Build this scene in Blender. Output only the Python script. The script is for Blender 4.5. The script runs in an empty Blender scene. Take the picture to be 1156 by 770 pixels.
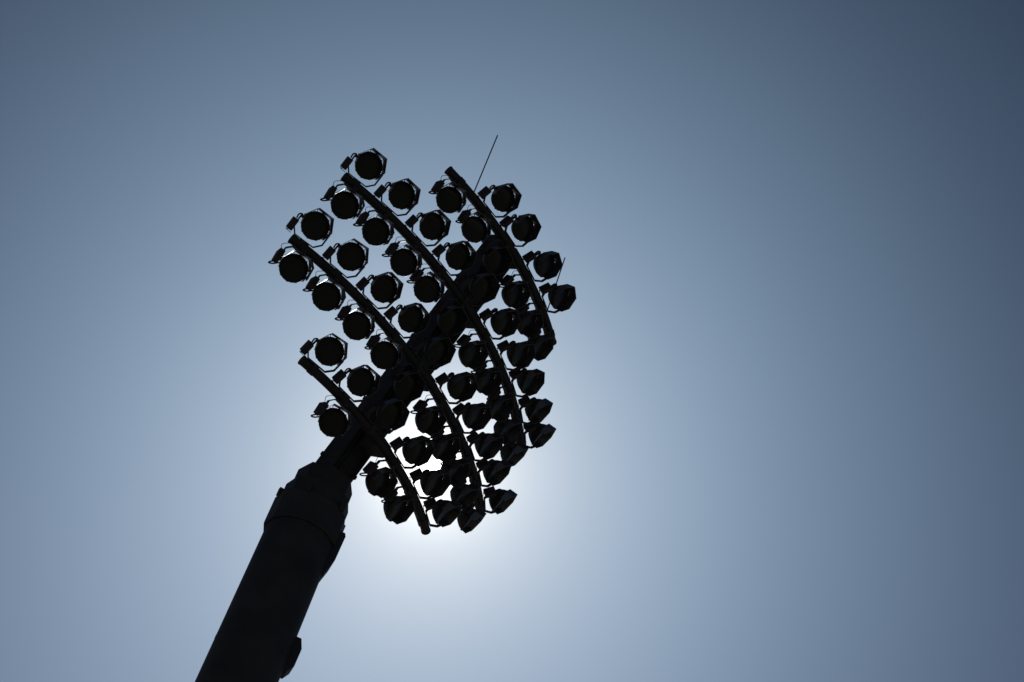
import bpy, bmesh, math, random
from mathutils import Vector, Matrix

scene = bpy.context.scene
COL = scene.collection
rng = random.Random(7)
EYE = 1.7                                   # eye height of the photographer

# ------------------------------------------------------------------ materials
def material(name, color, rough=0.5, metal=0.0, var=0.25, scale=6.0, bump=0.0, spec=0.5):
    m = bpy.data.materials.new(name)
    m.use_nodes = True
    nt = m.node_tree
    b = nt.nodes['Principled BSDF']
    tc = nt.nodes.new('ShaderNodeTexCoord')
    no = nt.nodes.new('ShaderNodeTexNoise')
    no.inputs['Scale'].default_value = scale
    no.inputs['Detail'].default_value = 6
    nt.links.new(tc.outputs['Object'], no.inputs['Vector'])
    rp = nt.nodes.new('ShaderNodeValToRGB')
    lo = [c * (1 - var) for c in color]
    hi = [c * (1 + var) for c in color]
    rp.color_ramp.elements[0].color = (*lo, 1)
    rp.color_ramp.elements[1].color = (*hi, 1)
    rp.color_ramp.elements[0].position = 0.3
    rp.color_ramp.elements[1].position = 0.7
    nt.links.new(no.outputs['Fac'], rp.inputs['Fac'])
    nt.links.new(rp.outputs['Color'], b.inputs['Base Color'])
    mr = nt.nodes.new('ShaderNodeMapRange')
    mr.inputs['To Min'].default_value = max(0.02, rough - 0.08)
    mr.inputs['To Max'].default_value = min(1, rough + 0.1)
    nt.links.new(no.outputs['Fac'], mr.inputs['Value'])
    nt.links.new(mr.outputs['Result'], b.inputs['Roughness'])
    b.inputs['Metallic'].default_value = metal
    b.inputs['Specular IOR Level'].default_value = spec
    if bump:
        bp = nt.nodes.new('ShaderNodeBump')
        bp.inputs['Strength'].default_value = bump
        bp.inputs['Distance'].default_value = 0.01
        nt.links.new(no.outputs['Fac'], bp.inputs['Height'])
        nt.links.new(bp.outputs['Normal'], b.inputs['Normal'])
    return m

M_POLE = material('dark_mast_paint', (0.060, 0.056, 0.053), 0.62, 0.0, 0.25, 1.5, 0.1, 0.3)
M_BAR = material('crossbar_paint', (0.045, 0.042, 0.04), 0.55, 0.0, 0.25, 3.0, 0.0, 0.3)
M_HOUSE = material('lamp_housing', (0.04, 0.038, 0.036), 0.5, 0.0, 0.3, 9.0, 0.0, 0.35)
M_HOOD = material('hood_sheet', (0.20, 0.19, 0.19), 0.40, 0.85, 0.15, 8.0, 0.0, 0.5)
M_GLASS = material('lamp_glass', (0.022, 0.020, 0.018), 0.22, 0.0, 0.2, 12.0, 0.0, 0.35)
M_YOKE = material('yoke_steel', (0.06, 0.06, 0.065), 0.5, 0.2, 0.25, 12.0)
M_BOX = material('gear_box_paint', (0.06, 0.045, 0.045), 0.55, 0.0, 0.2, 12.0, 0.0, 0.3)
M_CABLE = material('black_cable', (0.02, 0.02, 0.02), 0.6, 0.0, 0.2, 20.0)
M_RIM = material('rim_metal', (0.16, 0.16, 0.17), 0.35, 0.8, 0.2, 12.0)

def ground_material():
    m = bpy.data.materials.new('pale_gravel')
    m.use_nodes = True
    nt = m.node_tree
    b = nt.nodes['Principled BSDF']
    tc = nt.nodes.new('ShaderNodeTexCoord')
    n1 = nt.nodes.new('ShaderNodeTexNoise'); n1.inputs['Scale'].default_value = 0.05; n1.inputs['Detail'].default_value = 8
    n2 = nt.nodes.new('ShaderNodeTexNoise'); n2.inputs['Scale'].default_value = 9.0; n2.inputs['Detail'].default_value = 8
    nt.links.new(tc.outputs['Object'], n1.inputs['Vector'])
    nt.links.new(tc.outputs['Object'], n2.inputs['Vector'])
    mx = nt.nodes.new('ShaderNodeMath'); mx.operation = 'ADD'
    nt.links.new(n1.outputs['Fac'], mx.inputs[0]); nt.links.new(n2.outputs['Fac'], mx.inputs[1])
    rp = nt.nodes.new('ShaderNodeValToRGB')
    rp.color_ramp.elements[0].position = 0.7; rp.color_ramp.elements[0].color = (0.17, 0.15, 0.12, 1)
    rp.color_ramp.elements[1].position = 1.3; rp.color_ramp.elements[1].color = (0.28, 0.25, 0.21, 1)
    nt.links.new(mx.outputs[0], rp.inputs['Fac'])
    nt.links.new(rp.outputs['Color'], b.inputs['Base Color'])
    b.inputs['Roughness'].default_value = 0.95
    return m

# ------------------------------------------------------------------ mesh helpers
def finish(name, bm, mat, parent=None, smooth=True, matrix=None):
    bmesh.ops.recalc_face_normals(bm, faces=bm.faces)
    me = bpy.data.meshes.new(name)
    bm.to_mesh(me); bm.free()
    me.materials.append(mat)
    if smooth:
        for p in me.polygons:
            p.use_smooth = True
        me.set_sharp_from_angle(angle=math.radians(32))
    o = bpy.data.objects.new(name, me)
    COL.objects.link(o)
    if parent is not None:
        o.parent = parent
    if matrix is not None:
        o.matrix_local = matrix
    return o

def empty(name, matrix):
    o = bpy.data.objects.new(name, None)
    o.empty_display_size = 0.2
    COL.objects.link(o)
    o.matrix_world = matrix
    return o

def basis(axis, hint=None):
    a = Vector(axis).normalized()
    h = Vector(hint) if hint is not None else (Vector((0, 0, 1)) if abs(a.z) < 0.9 else Vector((1, 0, 0)))
    x = (h - a * h.dot(a)).normalized()
    return x, a.cross(x), a

def add_lathe(bm, prof, seg=32, origin=(0, 0, 0), axis=(0, 1, 0), phase=0.0, hint=None):
    """revolve [(distance along axis, radius)]; ends with radius > 0 are capped"""
    x, y, a = basis(axis, hint)
    o = Vector(origin)
    rings = []
    for t, r in prof:
        ring = []
        for k in range(seg):
            an = phase + 2 * math.pi * k / seg
            ring.append(bm.verts.new(o + a * t + (x * math.cos(an) + y * math.sin(an)) * r))
        rings.append(ring)
    for r0, r1 in zip(rings, rings[1:]):
        for k in range(seg):
            bm.faces.new((r0[k], r0[(k + 1) % seg], r1[(k + 1) % seg], r1[k]))
    bm.faces.new(rings[0]); bm.faces.new(rings[-1])

def add_tube(bm, pts, r, seg=8):
    pts = [Vector(p) for p in pts]
    prev = None; rings = []
    for i, p in enumerate(pts):
        d = (pts[min(i + 1, len(pts) - 1)] - pts[max(i - 1, 0)]).normalized()
        if prev is None:
            x, y, a = basis(d)
        else:
            x = (prev - d * prev.dot(d)).normalized(); y = d.cross(x)
        prev = x
        rings.append([bm.verts.new(p + (x * math.cos(2 * math.pi * k / seg) + y * math.sin(2 * math.pi * k / seg)) * r) for k in range(seg)])
    for r0, r1 in zip(rings, rings[1:]):
        for k in range(seg):
            bm.faces.new((r0[k], r0[(k + 1) % seg], r1[(k + 1) % seg], r1[k]))
    bm.faces.new(rings[0]); bm.faces.new(rings[-1])

def add_box(bm, c, size, ex=(1, 0, 0), ey=(0, 1, 0), ez=(0, 0, 1), bevel=0.0):
    c = Vector(c); ex, ey, ez = (Vector(v).normalized() for v in (ex, ey, ez))
    sx, sy, sz = (s / 2 for s in size)
    v = []
    for i in (-1, 1):
        for j in (-1, 1):
            for k in (-1, 1):
                v.append(bm.verts.new(c + ex * (i * sx) + ey * (j * sy) + ez * (k * sz)))
    fs = [bm.faces.new([v[q] for q in f]) for f in ((0, 1, 3, 2), (4, 6, 7, 5), (0, 4, 5, 1), (2, 3, 7, 6), (0, 2, 6, 4), (1, 5, 7, 3))]
    if bevel:
        es = {e for f in fs for e in f.edges}
        bmesh.ops.bevel(bm, geom=list(es), offset=bevel, segments=2, profile=0.5, affect='EDGES')

def smooth_path(pts, n=6):
    """Catmull-Rom through the points"""
    P = [Vector(p) for p in pts]
    P = [P[0] * 2 - P[1]] + P + [P[-1] * 2 - P[-2]]
    out = []
    for i in range(1, len(P) - 2):
        for k in range(n):
            t = k / n
            out.append(0.5 * ((2 * P[i]) + (P[i + 1] - P[i - 1]) * t + (2 * P[i - 1] - 5 * P[i] + 4 * P[i + 1] - P[i + 2]) * t * t
                              + (3 * P[i] - P[i - 1] - 3 * P[i + 1] + P[i + 2]) * t ** 3))
    out.append(P[-2])
    return out

# ------------------------------------------------------------------ camera
F_PX, PITCH, ROLL = 1747.33, 0.7542, 0.3367
fwd = Vector((0, math.cos(PITCH), math.sin(PITCH)))
up0 = Vector((0, -math.sin(PITCH), math.cos(PITCH)))
rt0 = Vector((1, 0, 0))
rt = rt0 * math.cos(ROLL) + up0 * math.sin(ROLL)
up = -rt0 * math.sin(ROLL) + up0 * math.cos(ROLL)
cam_d = bpy.data.cameras.new('camera')
cam = bpy.data.objects.new('camera', cam_d)
COL.objects.link(cam)
R = Matrix((rt, up, -fwd)).transposed().to_4x4()
cam.matrix_world = Matrix.Translation((0, 0, EYE)) @ R
cam_d.sensor_width = 36.0
cam_d.lens = F_PX / 1156 * 36.0
cam_d.clip_start = 0.1
cam_d.clip_end = 20000
scene.camera = cam

# ------------------------------------------------------------------ sun and sky
SUN = (fwd * F_PX + rt * (489 - 578) - up * (527 - 385)).normalized()
sun_el = math.asin(SUN.z); sun_az = math.atan2(SUN.x, SUN.y)
sl = bpy.data.lights.new('sun', 'SUN')
sl.energy = 4.5; sl.angle = math.radians(0.5); sl.color = (1.0, 0.95, 0.88)
so = bpy.data.objects.new('sun', sl)
COL.objects.link(so)
so.rotation_euler = SUN.to_track_quat('Z', 'Y').to_euler()
so.location = (0, 0, 60)

SKY_K = 0.05
w = bpy.data.worlds.new('World'); scene.world = w; w.use_nodes = True
nt = w.node_tree
bg = nt.nodes['Background']
sky = nt.nodes.new('ShaderNodeTexSky')
sky.sky_type = 'NISHITA'; sky.sun_disc = False
sky.sun_elevation = sun_el; sky.sun_rotation = sun_az
sky.altitude = 50; sky.air_density = 1.0; sky.dust_density = 0.5; sky.ozone_density = 1.0
gm = nt.nodes.new('ShaderNodeGamma')                                 # clear, contrasty air and a cool white balance
gm.inputs['Gamma'].default_value = 1.4
nt.links.new(sky.outputs['Color'], gm.inputs['Color'])
hs = nt.nodes.new('ShaderNodeVectorMath'); hs.operation = 'MULTIPLY'
hs.inputs[1].default_value = (1.05, 0.992, 1.0)
nt.links.new(gm.outputs['Color'], hs.inputs[0])
# the sun's own disc and the bright aureole of hazy air round it, as functions of the angle from the sun
tc = nt.nodes.new('ShaderNodeTexCoord')
dot = nt.nodes.new('ShaderNodeVectorMath'); dot.operation = 'DOT_PRODUCT'
nrm = nt.nodes.new('ShaderNodeVectorMath'); nrm.operation = 'NORMALIZE'
nt.links.new(tc.outputs['Generated'], nrm.inputs[0])
nt.links.new(nrm.outputs[0], dot.inputs[0]); dot.inputs[1].default_value = SUN
ac = nt.nodes.new('ShaderNodeMath'); ac.operation = 'ARCCOSINE'; ac.use_clamp = False
cl = nt.nodes.new('ShaderNodeMath'); cl.operation = 'MINIMUM'; cl.inputs[1].default_value = 1.0
nt.links.new(dot.outputs['Value'], cl.inputs[0]); nt.links.new(cl.outputs[0], ac.inputs[0])
def M(op, a, b=None):
    n = nt.nodes.new('ShaderNodeMath'); n.operation = op
    for i, v in enumerate((a, b)):
        if v is None: continue
        if isinstance(v, (int, float)): n.inputs[i].default_value = v
        else: nt.links.new(v, n.inputs[i])
    return n.outputs[0]
ang = ac.outputs[0]
def lobe(amp, width):
    return M('MULTIPLY', M('EXPONENT', M('MULTIPLY', ang, -1.0 / width)), amp)
def scaled(f, col):
    n = nt.nodes.new('ShaderNodeVectorMath'); n.operation = 'SCALE'
    n.inputs[0].default_value = col
    nt.links.new(f, n.inputs['Scale'])
    return n.outputs[0]
def plus(a, b):
    n = nt.nodes.new('ShaderNodeVectorMath'); n.operation = 'ADD'
    nt.links.new(a, n.inputs[0]); nt.links.new(b, n.inputs[1])
    return n.outputs[0]
total = hs.outputs[0]
total = plus(total, scaled(M('MULTIPLY', M('LESS_THAN', ang, 0.0047), 300.0), (1.0, 0.96, 0.9)))
total = plus(total, scaled(lobe(300.0, 0.010), (1.0, 1.0, 1.0)))
total = plus(total, scaled(lobe(1.0, 0.045), (103.0, 91.4, 70.5)))
total = plus(total, scaled(M('EXPONENT', M('MULTIPLY', M('MULTIPLY', ang, ang), -1.0 / 0.09)), (16.2, 29.7, 42.2)))
nt.links.new(total, bg.inputs['Color'])
bg.inputs['Strength'].default_value = SKY_K

vs = scene.view_settings
vs.view_transform = 'Standard'; vs.look = 'None'; vs.gamma = 1.0; vs.use_curve_mapping = False
vs.exposure = -2.36
scene.cycles.max_bounces = 6

# ------------------------------------------------------------------ ground
bm = bmesh.new()
add_n = 24
vs_ = [[bm.verts.new((x * 500 - 6000, y * 500 - 6000, 0)) for x in range(add_n + 1)] for y in range(add_n + 1)]
for y in range(add_n):
    for x in range(add_n):
        bm.faces.new((vs_[y][x], vs_[y][x + 1], vs_[y + 1][x + 1], vs_[y + 1][x]))
g = finish('ground', bm, ground_material(), None, False)
g['kind'] = 'structure'; g['label'] = 'pale gravel ground below the mast'

# ------------------------------------------------------------------ the mast's frame
PHI, TILT, BULGE = 0.8675, 0.3234, 0.1993
HEAD = Vector((-2.3584, 27.4058, 19.9699 + EYE))
MAST_XY = (-2.8973, 27.8202)
n0 = Vector((math.sin(PHI), -math.cos(PHI), 0)); wv = Vector((math.cos(PHI), math.sin(PHI), 0))
zv = Vector((0, 0, 1))
uv = zv * math.cos(TILT) + n0 * math.sin(TILT)
nv = n0 * math.cos(TILT) - zv * math.sin(TILT)
bulge = nv * math.cos(BULGE) + uv * math.sin(BULGE)
BARS = [  # lamps, along the spine, forward, radius, spacing, shift
    dict(n=6, p=7.3496, f=0.0405, R=10.1099, d=0.9712, o=0.0271),
    dict(n=10, p=5.3022, f=0.0731, R=10.4002, d=0.9521, o=0.0042),
    dict(n=10, p=3.2617, f=0.0922, R=10.3484, d=0.9632, o=0.0535),
    dict(n=6, p=1.2399, f=0.2073, R=8.2909, d=0.976, o=-0.0075)]
GAP = 0.1625                                 # wider gap between the two lamps beside the spine
BAR_R = 0.108

def bar_point(b, s):
    R_ = b['R']
    return HEAD + uv * b['p'] + nv * b['f'] + wv * (R_ * math.sin(s / R_)) + bulge * (R_ * math.cos(s / R_) - R_)
def slot_s(b, i):
    k = i - (b['n'] - 1) / 2
    return k * b['d'] + math.copysign(GAP / 2, k) + b['o']

base = Vector((MAST_XY[0], MAST_XY[1], 0.0))
mast = empty('floodlight_mast', Matrix.Translation(base))
mast['label'] = 'tall dark floodlight mast with leaning spine and four curved crossbars'
mast['category'] = 'light mast'
toW = Matrix.Translation(-base)
def part(name, bm, mat, parent=mast, smooth=True):
    bm.transform(toW)
    return finish(name, bm, mat, parent, smooth)

# pole
X, Y = MAST_XY
bm = bmesh.new()
add_lathe(bm, [(0.0, 0.95), (0.03, 0.95), (6.0, 0.84), (14.0, 0.765), (18.6 + EYE, 0.748)], 64, (X, Y, 0.05), (0, 0, 1))
pole = part('pole', bm, M_POLE)
bm = bmesh.new()
add_lathe(bm, [(0, 1.25), (0.05, 1.25)], 48, (X, Y, 0.0), (0, 0, 1))
part('base_plate', bm, M_POLE)
for zz in (11.2, 17.4):                                           # weld beads between the pole's sections
    bm = bmesh.new()
    rr = 0.758 if zz > 14 else 0.800
    add_lathe(bm, [(zz - 0.03, rr - 0.02), (zz - 0.012, rr + 0.004), (zz + 0.012, rr + 0.004), (zz + 0.03, rr - 0.02)], 64, (X, Y, 0), zv)
    part('weld_seam', bm, M_POLE, pole)
# collar tiers at the top of the pole
rd = Vector((0.985, 0.17, 0)).normalized()
def tier(name, z0, z1, r, seg, phase, shift=0.0, lip=0.008):
    bm = bmesh.new()
    c = Vector((X, Y, 0)) + rd * shift
    add_lathe(bm, [(z0 + EYE, r - lip), (z0 + 0.03 + EYE, r), (z1 - 0.03 + EYE, r), (z1 + EYE, r - lip)], seg, c, zv, phase, rd)
    return part(name, bm, M_POLE, mast, False)
collar = tier('collar', 18.586, 19.34, 0.822, 12, 0.0)
tier('upper_collar', 19.345, 19.783, 0.745, 10, 0.0, 0.02)
tier('top_cap', 19.788, 20.264, 0.655, 8, 0.0, 0.04)
for k in range(6):                                                 # lifting lugs bolted to the collar tiers
    an = math.radians(10 + 60 * k)
    r_ = rd * math.cos(an) + zv.cross(rd) * math.sin(an)
    bm = bmesh.new()
    add_box(bm, Vector((X, Y, 19.40 + EYE)) + r_ * 0.77, (0.14, 0.10, 0.20), r_, zv.cross(r_), zv, 0.01)
    part('lug', bm, M_POLE, collar, False)
bm = bmesh.new()                                                   # cable box at the collar, with a sloping foot
pr = [(0.70, 17.913), (0.76, 17.913), (0.865, 18.337), (0.885, 18.985), (0.85, 19.062), (0.70, 19.062)]
tv = zv.cross(rd)
ra, rb = ([bm.verts.new(Vector((X, Y, z + EYE)) + rd * r + tv * t) for r, z in pr] for t in (-0.26, 0.26))
bm.faces.new(ra); bm.faces.new(rb[::-1])
for k in range(len(pr)):
    bm.faces.new((ra[k], rb[k], rb[(k + 1) % len(pr)], ra[(k + 1) % len(pr)]))
part('cable_box', bm, M_POLE, mast, False)
# box on the pole's side
bm = bmesh.new()
pr = [(0.70, 15.535), (0.82, 15.535), (0.915, 15.699), (0.925, 16.113), (0.84, 16.334), (0.70, 16.334)]
ra, rb = ([bm.verts.new(Vector((X, Y, z + EYE)) + rd * r + tv * t) for r, z in pr] for t in (-0.19, 0.19))
bm.faces.new(ra); bm.faces.new(rb[::-1])
for k in range(len(pr)):
    bm.faces.new((ra[k], rb[k], rb[(k + 1) % len(pr)], ra[(k + 1) % len(pr)]))
part('junction_box', bm, M_POLE, mast, False)

# spine: box beam leaning forward
SPB = HEAD + nv * -0.6836
bm = bmesh.new()
L0, L1 = -0.60, 7.80
for i in range(1):
    add_box(bm, SPB + uv * ((L0 + L1) / 2), (0.74, 0.56, L1 - L0), wv, nv, uv, 0.02)
spine = part('spine', bm, M_POLE, mast, False)
bm = bmesh.new()
bm.free()
for t in (0.55, 2.25, 4.28, 6.32, 7.70):                                # stiffening bands
    bm = bmesh.new()
    add_box(bm, SPB + uv * t, (0.78, 0.60, 0.10), wv, nv, uv, 0.01)
    part('spine_band', bm, M_POLE, spine, False)

for k, (t, q) in enumerate(((-0.28, 0.030), (-0.20, 0.024), (0.24, 0.026))):    # supply cables tied along the spine
    bm = bmesh.new()
    pts = [SPB + uv * (0.3 + i * 0.47) + wv * (t + 0.012 * math.sin(i * 2.1 + k)) + nv * (0.285 + q + 0.008 * math.sin(i * 1.3)) for i in range(16)]
    add_tube(bm, smooth_path(pts, 3), q, 8)
    part('supply_cable', bm, M_CABLE, spine)

for bi, b in enumerate(BARS):
    L = (b['n'] - 1) / 2 + 0.33 + GAP / 2
    La, Lb = L + (0.10 if bi == 0 else 0), L + (0.12 if bi == 3 else 0)
    ss = [(-La + (La + Lb) * k / 60) * b['d'] + b['o'] for k in range(61)]
    bm = bmesh.new()
    add_tube(bm, [bar_point(b, s) for s in ss], BAR_R, 20)
    bar = part('crossbar', bm, M_BAR)
    bm = bmesh.new()                                              # conduit clipped to the back of the bar
    add_tube(bm, [bar_point(b, s) - bulge * (BAR_R + 0.03) for s in ss[2:-2]], 0.028, 8)
    part('conduit', bm, M_CABLE, bar)
    for s in (ss[0], ss[-1]):
        bm = bmesh.new()
        c = bar_point(b, s); t = (bar_point(b, s + 0.01) - bar_point(b, s - 0.01)).normalized()
        sg = 1 if s > b['o'] else -1
        add_lathe(bm, [(-0.03, BAR_R + 0.008), (0.01, BAR_R + 0.008), (0.018, BAR_R - 0.02)], 20, c, t * sg)
        part('end_cap', bm, M_BAR, bar)
    for i in range(b['n']):                                       # clamp for each pair of lamps
        s = slot_s(b, i)
        c = bar_point(b, s); t = (bar_point(b, s + 0.01) - bar_point(b, s - 0.01)).normalized()
        bm = bmesh.new()
        add_lathe(bm, [(-0.07, BAR_R + 0.016), (0.07, BAR_R + 0.016)], 20, c, t)
        part('clamp', bm, M_BAR, bar)
    bm = bmesh.new()                                              # bracket to the spine
    c = bar_point(b, 0)
    q = SPB + uv * b['p']
    dirn = (c - q)
    a0 = q + dirn.normalized() * 0.2
    x_, y_, a_ = basis(dirn, uv)
    Lb = (c - a0).length
    add_box(bm, (a0 + c) / 2, (0.34, 0.4, Lb), x_, y_, a_, 0.015)
    part('bracket', bm, M_POLE, bar, False)

# lightning rods
def rod(p0, p1, r):
    bm = bmesh.new()
    add_tube(bm, [p0, p0.lerp(p1, 0.5), p1], r, 6)
    part('lightning_rod', bm, M_YOKE)
b = BARS[0]
p = bar_point(b, slot_s(b, 0) + 0.46)
rod(p, p + zv * 2.4, 0.015)
p = bar_point(b, slot_s(b, 4) + 0.42)
rod(p, p + zv * 2.3, 0.015)

# ------------------------------------------------------------------ floodlight
PIV = {'standing': Vector((0, 0.40, 0.345)), 'hanging': Vector((0, -0.17, -0.55))}
AX = 0.375                                                        # half width of the yoke

def make_floodlight(mode):
    root = empty('floodlight', Matrix.Identity(4))
    P = PIV[mode]
    d = (-P).normalized()                                          # from the pivot towards the bar
    dist = P.length
    ex = Vector((1, 0, 0))
    en = ex.cross(d)
    # yoke: flat steel strip bent to a U with chamfered corners, and the stub that bolts it to the bar
    bm = bmesh.new()
    end = dist - BAR_R - 0.02
    path = [(-AX, -0.04), (-AX, end - 0.15), (-AX + 0.13, end), (AX - 0.13, end), (AX, end - 0.15), (AX, -0.04)]
    path = [P + ex * x + d * t for x, t in path]
    th, wd = 0.013, 0.034
    rings = []
    for i, p in enumerate(path):
        t0 = (path[i] - path[i - 1]).normalized() if i else None
        t1 = (path[i + 1] - path[i]).normalized() if i < len(path) - 1 else None
        t = ((t0 or t1) + (t1 or t0)).normalized()
        side = t.cross(en).normalized()
        k = 1 / max(0.5, t.dot(t1 or t0))
        rings.append([bm.verts.new(p + side * (a * th * k) + en * (c * wd)) for a, c in ((-1, -1), (1, -1), (1, 1), (-1, 1))])
    for r0, r1 in zip(rings, rings[1:]):
        for k in range(4):
            bm.faces.new((r0[k], r0[(k + 1) % 4], r1[(k + 1) % 4], r1[k]))
    bm.faces.new(rings[0]); bm.faces.new(rings[-1])
    for s in (-1, 1):                                              # pivot bolts
        add_lathe(bm, [(0, 0.03), (0.04, 0.03)], 8, P + ex * (s * (AX - 0.05)), ex * s)
    yoke = finish('yoke', bm, M_YOKE, root, False)
    bm = bmesh.new()
    add_lathe(bm, [(0.0, 0.09), (0.05, 0.09)], 12, P + d * (end + 0.005), d)
    finish('mounting_stub', bm, M_YOKE, root, True)
    # gear box on the +X arm
    bm = bmesh.new()
    off = 0.25 if mode == 'standing' else 0.03
    bc = P + ex * (AX + 0.045) + d * off
    add_box(bm, bc, (0.13, 0.22, 0.28), ex, en, d, 0.012)
    add_box(bm, bc + en * 0.115, (0.10, 0.02, 0.22), ex, en, d, 0.004)
    finish('gear_box', bm, M_BOX, root, False)
    # cable loop from the gear box to the back of the lamp, and the thin lead to the bar
    bm = bmesh.new()
    bk = P + Vector((0.2, -0.13, 0.05))
    if mode == 'standing':
        top = bc - d * 0.15
        pts = [top, top - d * 0.10 + ex * 0.01, top - d * 0.14 - ex * 0.05, top - d * 0.07 - ex * 0.12, bk]
    else:
        top = bc - d * 0.15
        pts = [top, top - d * 0.10 + ex * 0.09, top - d * 0.14 + ex * 0.10, top - d * 0.10 + ex * 0.02, top + d * 0.02 - ex * 0.10, bk]
    add_tube(bm, smooth_path(pts), 0.017, 7)
    finish('cable', bm, M_CABLE, root)
    bm = bmesh.new()
    b0 = bc + d * 0.15
    tgt = Vector((0.33, 0, 0.0)) - d * 0.1
    mid = (b0 + tgt) / 2 + ex * 0.10
    add_tube(bm, smooth_path([b0, mid, tgt]), 0.007, 5)
    finish('lead', bm, M_CABLE, root)
    # housing, panned and tilted in its yoke; glass and hood move with it
    bm = bmesh.new()
    add_lathe(bm, [(-0.275, 0.055), (-0.27, 0.125), (-0.235, 0.14), (-0.23, 0.168), (-0.165, 0.224), (-0.09, 0.272), (-0.03, 0.298), (0.0, 0.305),
                   (0.0, 0.314), (0.044, 0.314), (0.05, 0.300), (0.04, 0.296)], 40)
    for k in range(10):                                            # clips round the rim
        an = 2 * math.pi * (k + 0.4) / 10
        r_ = Vector((math.cos(an), 0, math.sin(an)))
        add_box(bm, r_ * 0.316 + Vector((0, 0.02, 0)), (0.012, 0.06, 0.035), r_, (0, 1, 0), r_.cross(Vector((0, 1, 0))))
    house = finish('housing', bm, M_HOUSE, root, True, Matrix.Translation(P))
    bm = bmesh.new()
    add_lathe(bm, [(0.042, 0.2965), (0.05, 0.26), (0.062, 0.18), (0.068, 0.08), (0.07, 0.01)], 40)
    finish('glass', bm, M_GLASS, house, True)
    # hood: hexagonal sheet round the upper side, standing off the rim
    bm = bmesh.new()
    tk = 0.010
    stations = [(-118, 0.326, 0.15), (-80, 0.340, 0.22), (-30, 0.368, 0.25), (30, 0.368, 0.25), (80, 0.340, 0.22), (118, 0.326, 0.15)]
    va, vb, vc, vd = [], [], [], []
    for an, rr, tip in stations:
        r_ = Vector((math.sin(math.radians(an)), 0, math.cos(math.radians(an))))
        va.append(bm.verts.new(r_ * rr + Vector((0, 0.012, 0)))); vb.append(bm.verts.new(r_ * (rr + tk) + Vector((0, 0.012, 0))))
        vc.append(bm.verts.new(r_ * (rr + 0.012) + Vector((0, tip, 0)))); vd.append(bm.verts.new(r_ * (rr + 0.012 + tk) + Vector((0, tip, 0))))
    for k in range(5):
        bm.faces.new((va[k], va[k + 1], vc[k + 1], vc[k]))
        bm.faces.new((vb[k], vd[k], vd[k + 1], vb[k + 1]))
        bm.faces.new((va[k], vb[k], vb[k + 1], va[k + 1]))
        bm.faces.new((vc[k], vc[k + 1], vd[k + 1], vd[k]))
    bm.faces.new((va[0], vc[0], vd[0], vb[0])); bm.faces.new((va[5], vb[5], vd[5], vc[5]))
    for an in (-80, -30, 30, 80):                                  # tabs that hold it to the rim
        an = math.radians(an)
        r_ = Vector((math.sin(an), 0, math.cos(an)))
        add_box(bm, r_ * 0.337 + Vector((0, 0.035, 0)), (0.05, 0.025, 0.012), r_, (0, 1, 0), r_.cross(Vector((0, 1, 0))))
    finish('hood', bm, M_HOOD, house, False)
    return root

PROTO = {}
def copy_tree(o, parent=None):
    c = o.copy(); COL.objects.link(c)
    if parent is not None:
        c.parent = parent
        c.matrix_parent_inverse = o.matrix_parent_inverse.copy()
    for ch in list(o.children):
        copy_tree(ch, c)
    return c

BAR_NAME = ['topmost', 'second', 'third', 'lowest']
ORD = ['first', 'second', 'third', 'fourth', 'fifth', 'sixth', 'seventh', 'eighth', 'ninth', 'tenth']
ROWS = [(0, 'standing', [1, 2, 3, 4]), (0, 'hanging', range(6)), (1, 'standing', range(10)), (1, 'hanging', range(10)),
        (2, 'standing', range(10)), (2, 'hanging', range(10)), (3, 'standing', range(6)), (3, 'hanging', [1, 3, 4])]
def aim(th, bi, mode):
    """extra pan and downward tilt of a lamp at the arc angle th"""
    pan, tilt = max(0.0, 0.12 + 0.65 * th), 29.0 - 20.6 * th
    if th < 0:
        if mode == 'hanging' and th < -0.08: pan = 0.36 - PHI - th; tilt -= 3.0
        if bi == 3: pan += th * 0.5
    return pan, math.radians(tilt)

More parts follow.
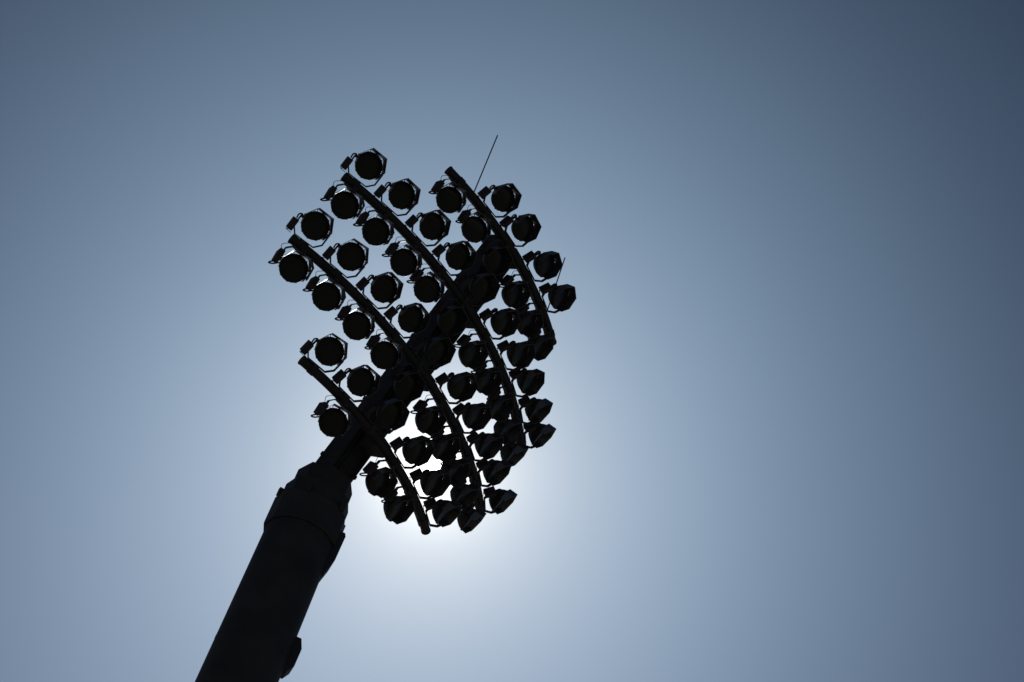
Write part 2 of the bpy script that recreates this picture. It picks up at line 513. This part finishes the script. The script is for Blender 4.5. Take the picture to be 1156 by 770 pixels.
# how far each lamp sits along and round its bar from the even spacing (metres, radians)
SET = {
    (0, 'standing'): {1: (0.025, 0.026), 2: (0, -0.136), 3: (-0.027, 0.034), 4: (0.018, 0.095)},
    (0, 'hanging'): {0: (0.005, -0.033), 1: (0.012, -0.026), 2: (0.05, 0.1), 3: (0.076, 0.198), 4: (0.064, 0.16), 5: (-0.087, -0.003)},
    (1, 'standing'): {0: (-0.025, -0.015), 1: (-0.021, 0.023), 2: (0.006, -0.001), 3: (-0.008, -0.024), 4: (0, 0.02), 5: (-0.035, 0.007), 6: (0.026, 0.087), 7: (0.015, -0.002), 8: (0.046, 0.034), 9: (0.016, 0.027)},
    (1, 'hanging'): {0: (0.043, -0.043), 1: (0.005, -0.107), 2: (0.051, 0.036), 3: (-0.014, 0.062), 4: (0.05, 0.14), 5: (0.094, 0.186), 6: (0.038, 0.112), 7: (0, -0.015), 8: (-0.097, -0.05), 9: (-0.15, -0.15)},
    (2, 'standing'): {0: (-0.068, -0.044), 1: (-0.038, -0.04), 2: (-0.005, -0.018), 3: (-0.035, -0.039), 4: (0, 0), 5: (-0.017, -0.006), 6: (0.046, -0.181), 7: (0.047, -0.099), 8: (0.025, -0.069), 9: (0.049, 0.142)},
    (2, 'hanging'): {0: (0.056, -0.134), 1: (0.047, -0.124), 2: (0.047, -0.116), 3: (0.042, -0.144), 4: (0.07, 0), 5: (0.103, 0.1), 6: (0.066, 0.069), 7: (0.003, 0.092), 8: (-0.069, 0.016), 9: (-0.089, -0.083)},
    (3, 'standing'): {0: (-0.01, 0.056), 1: (-0.041, 0.043), 2: (0, 0), 3: (-0.008, -0.014), 4: (0.027, 0.062), 5: (0.04, 0.096)},
    (3, 'hanging'): {1: (0.094, -0.046), 3: (-0.005, 0.164), 4: (-0.086, 0.004)}}

for bi, mode, idx in ROWS:
    b = BARS[bi]
    for rank, i in enumerate(idx):
        ds, turn = SET[(bi, mode)][i]
        s = slot_s(b, i) + ds
        th = s / b['R']
        az = PHI + th
        tang = (bar_point(b, s + 0.01) - bar_point(b, s - 0.01)).normalized()
        if mode not in PROTO:
            root = PROTO[mode] = make_floodlight(mode)
        else:
            root = copy_tree(PROTO[mode])
        rot = Matrix.Rotation(turn, 4, tang) @ Matrix.Rotation(az + math.pi, 4, 'Z')
        root.matrix_world = Matrix.Translation(bar_point(b, s)) @ rot
        house = [c for c in root.children if c.name.startswith('housing')][0]
        pan, tl = aim(th, bi, mode)
        if (bi, mode, i) == (2, 'standing', 1): pan = 0.36 - PHI - th
        pan += math.radians(rng.uniform(-2, 2))
        tl += math.radians(rng.uniform(-2, 2))
        want = Matrix.Rotation(az + math.pi + pan, 4, 'Z') @ Matrix.Rotation(-tl, 4, 'X')
        house.matrix_local = Matrix.Translation(PIV[mode]) @ rot.inverted() @ want
        side = 'standing above' if mode == 'standing' else 'hanging below'
        nm = BAR_NAME[bi] + (' crossbar' if bi in (0, 3) else ' crossbar from the top')
        root['label'] = 'hooded floodlight %s the %s, %s from the row\'s left end' % (side, nm, ORD[rank])
        root['category'] = 'floodlight'
        root['group'] = 'floodlights on the mast crossbars'
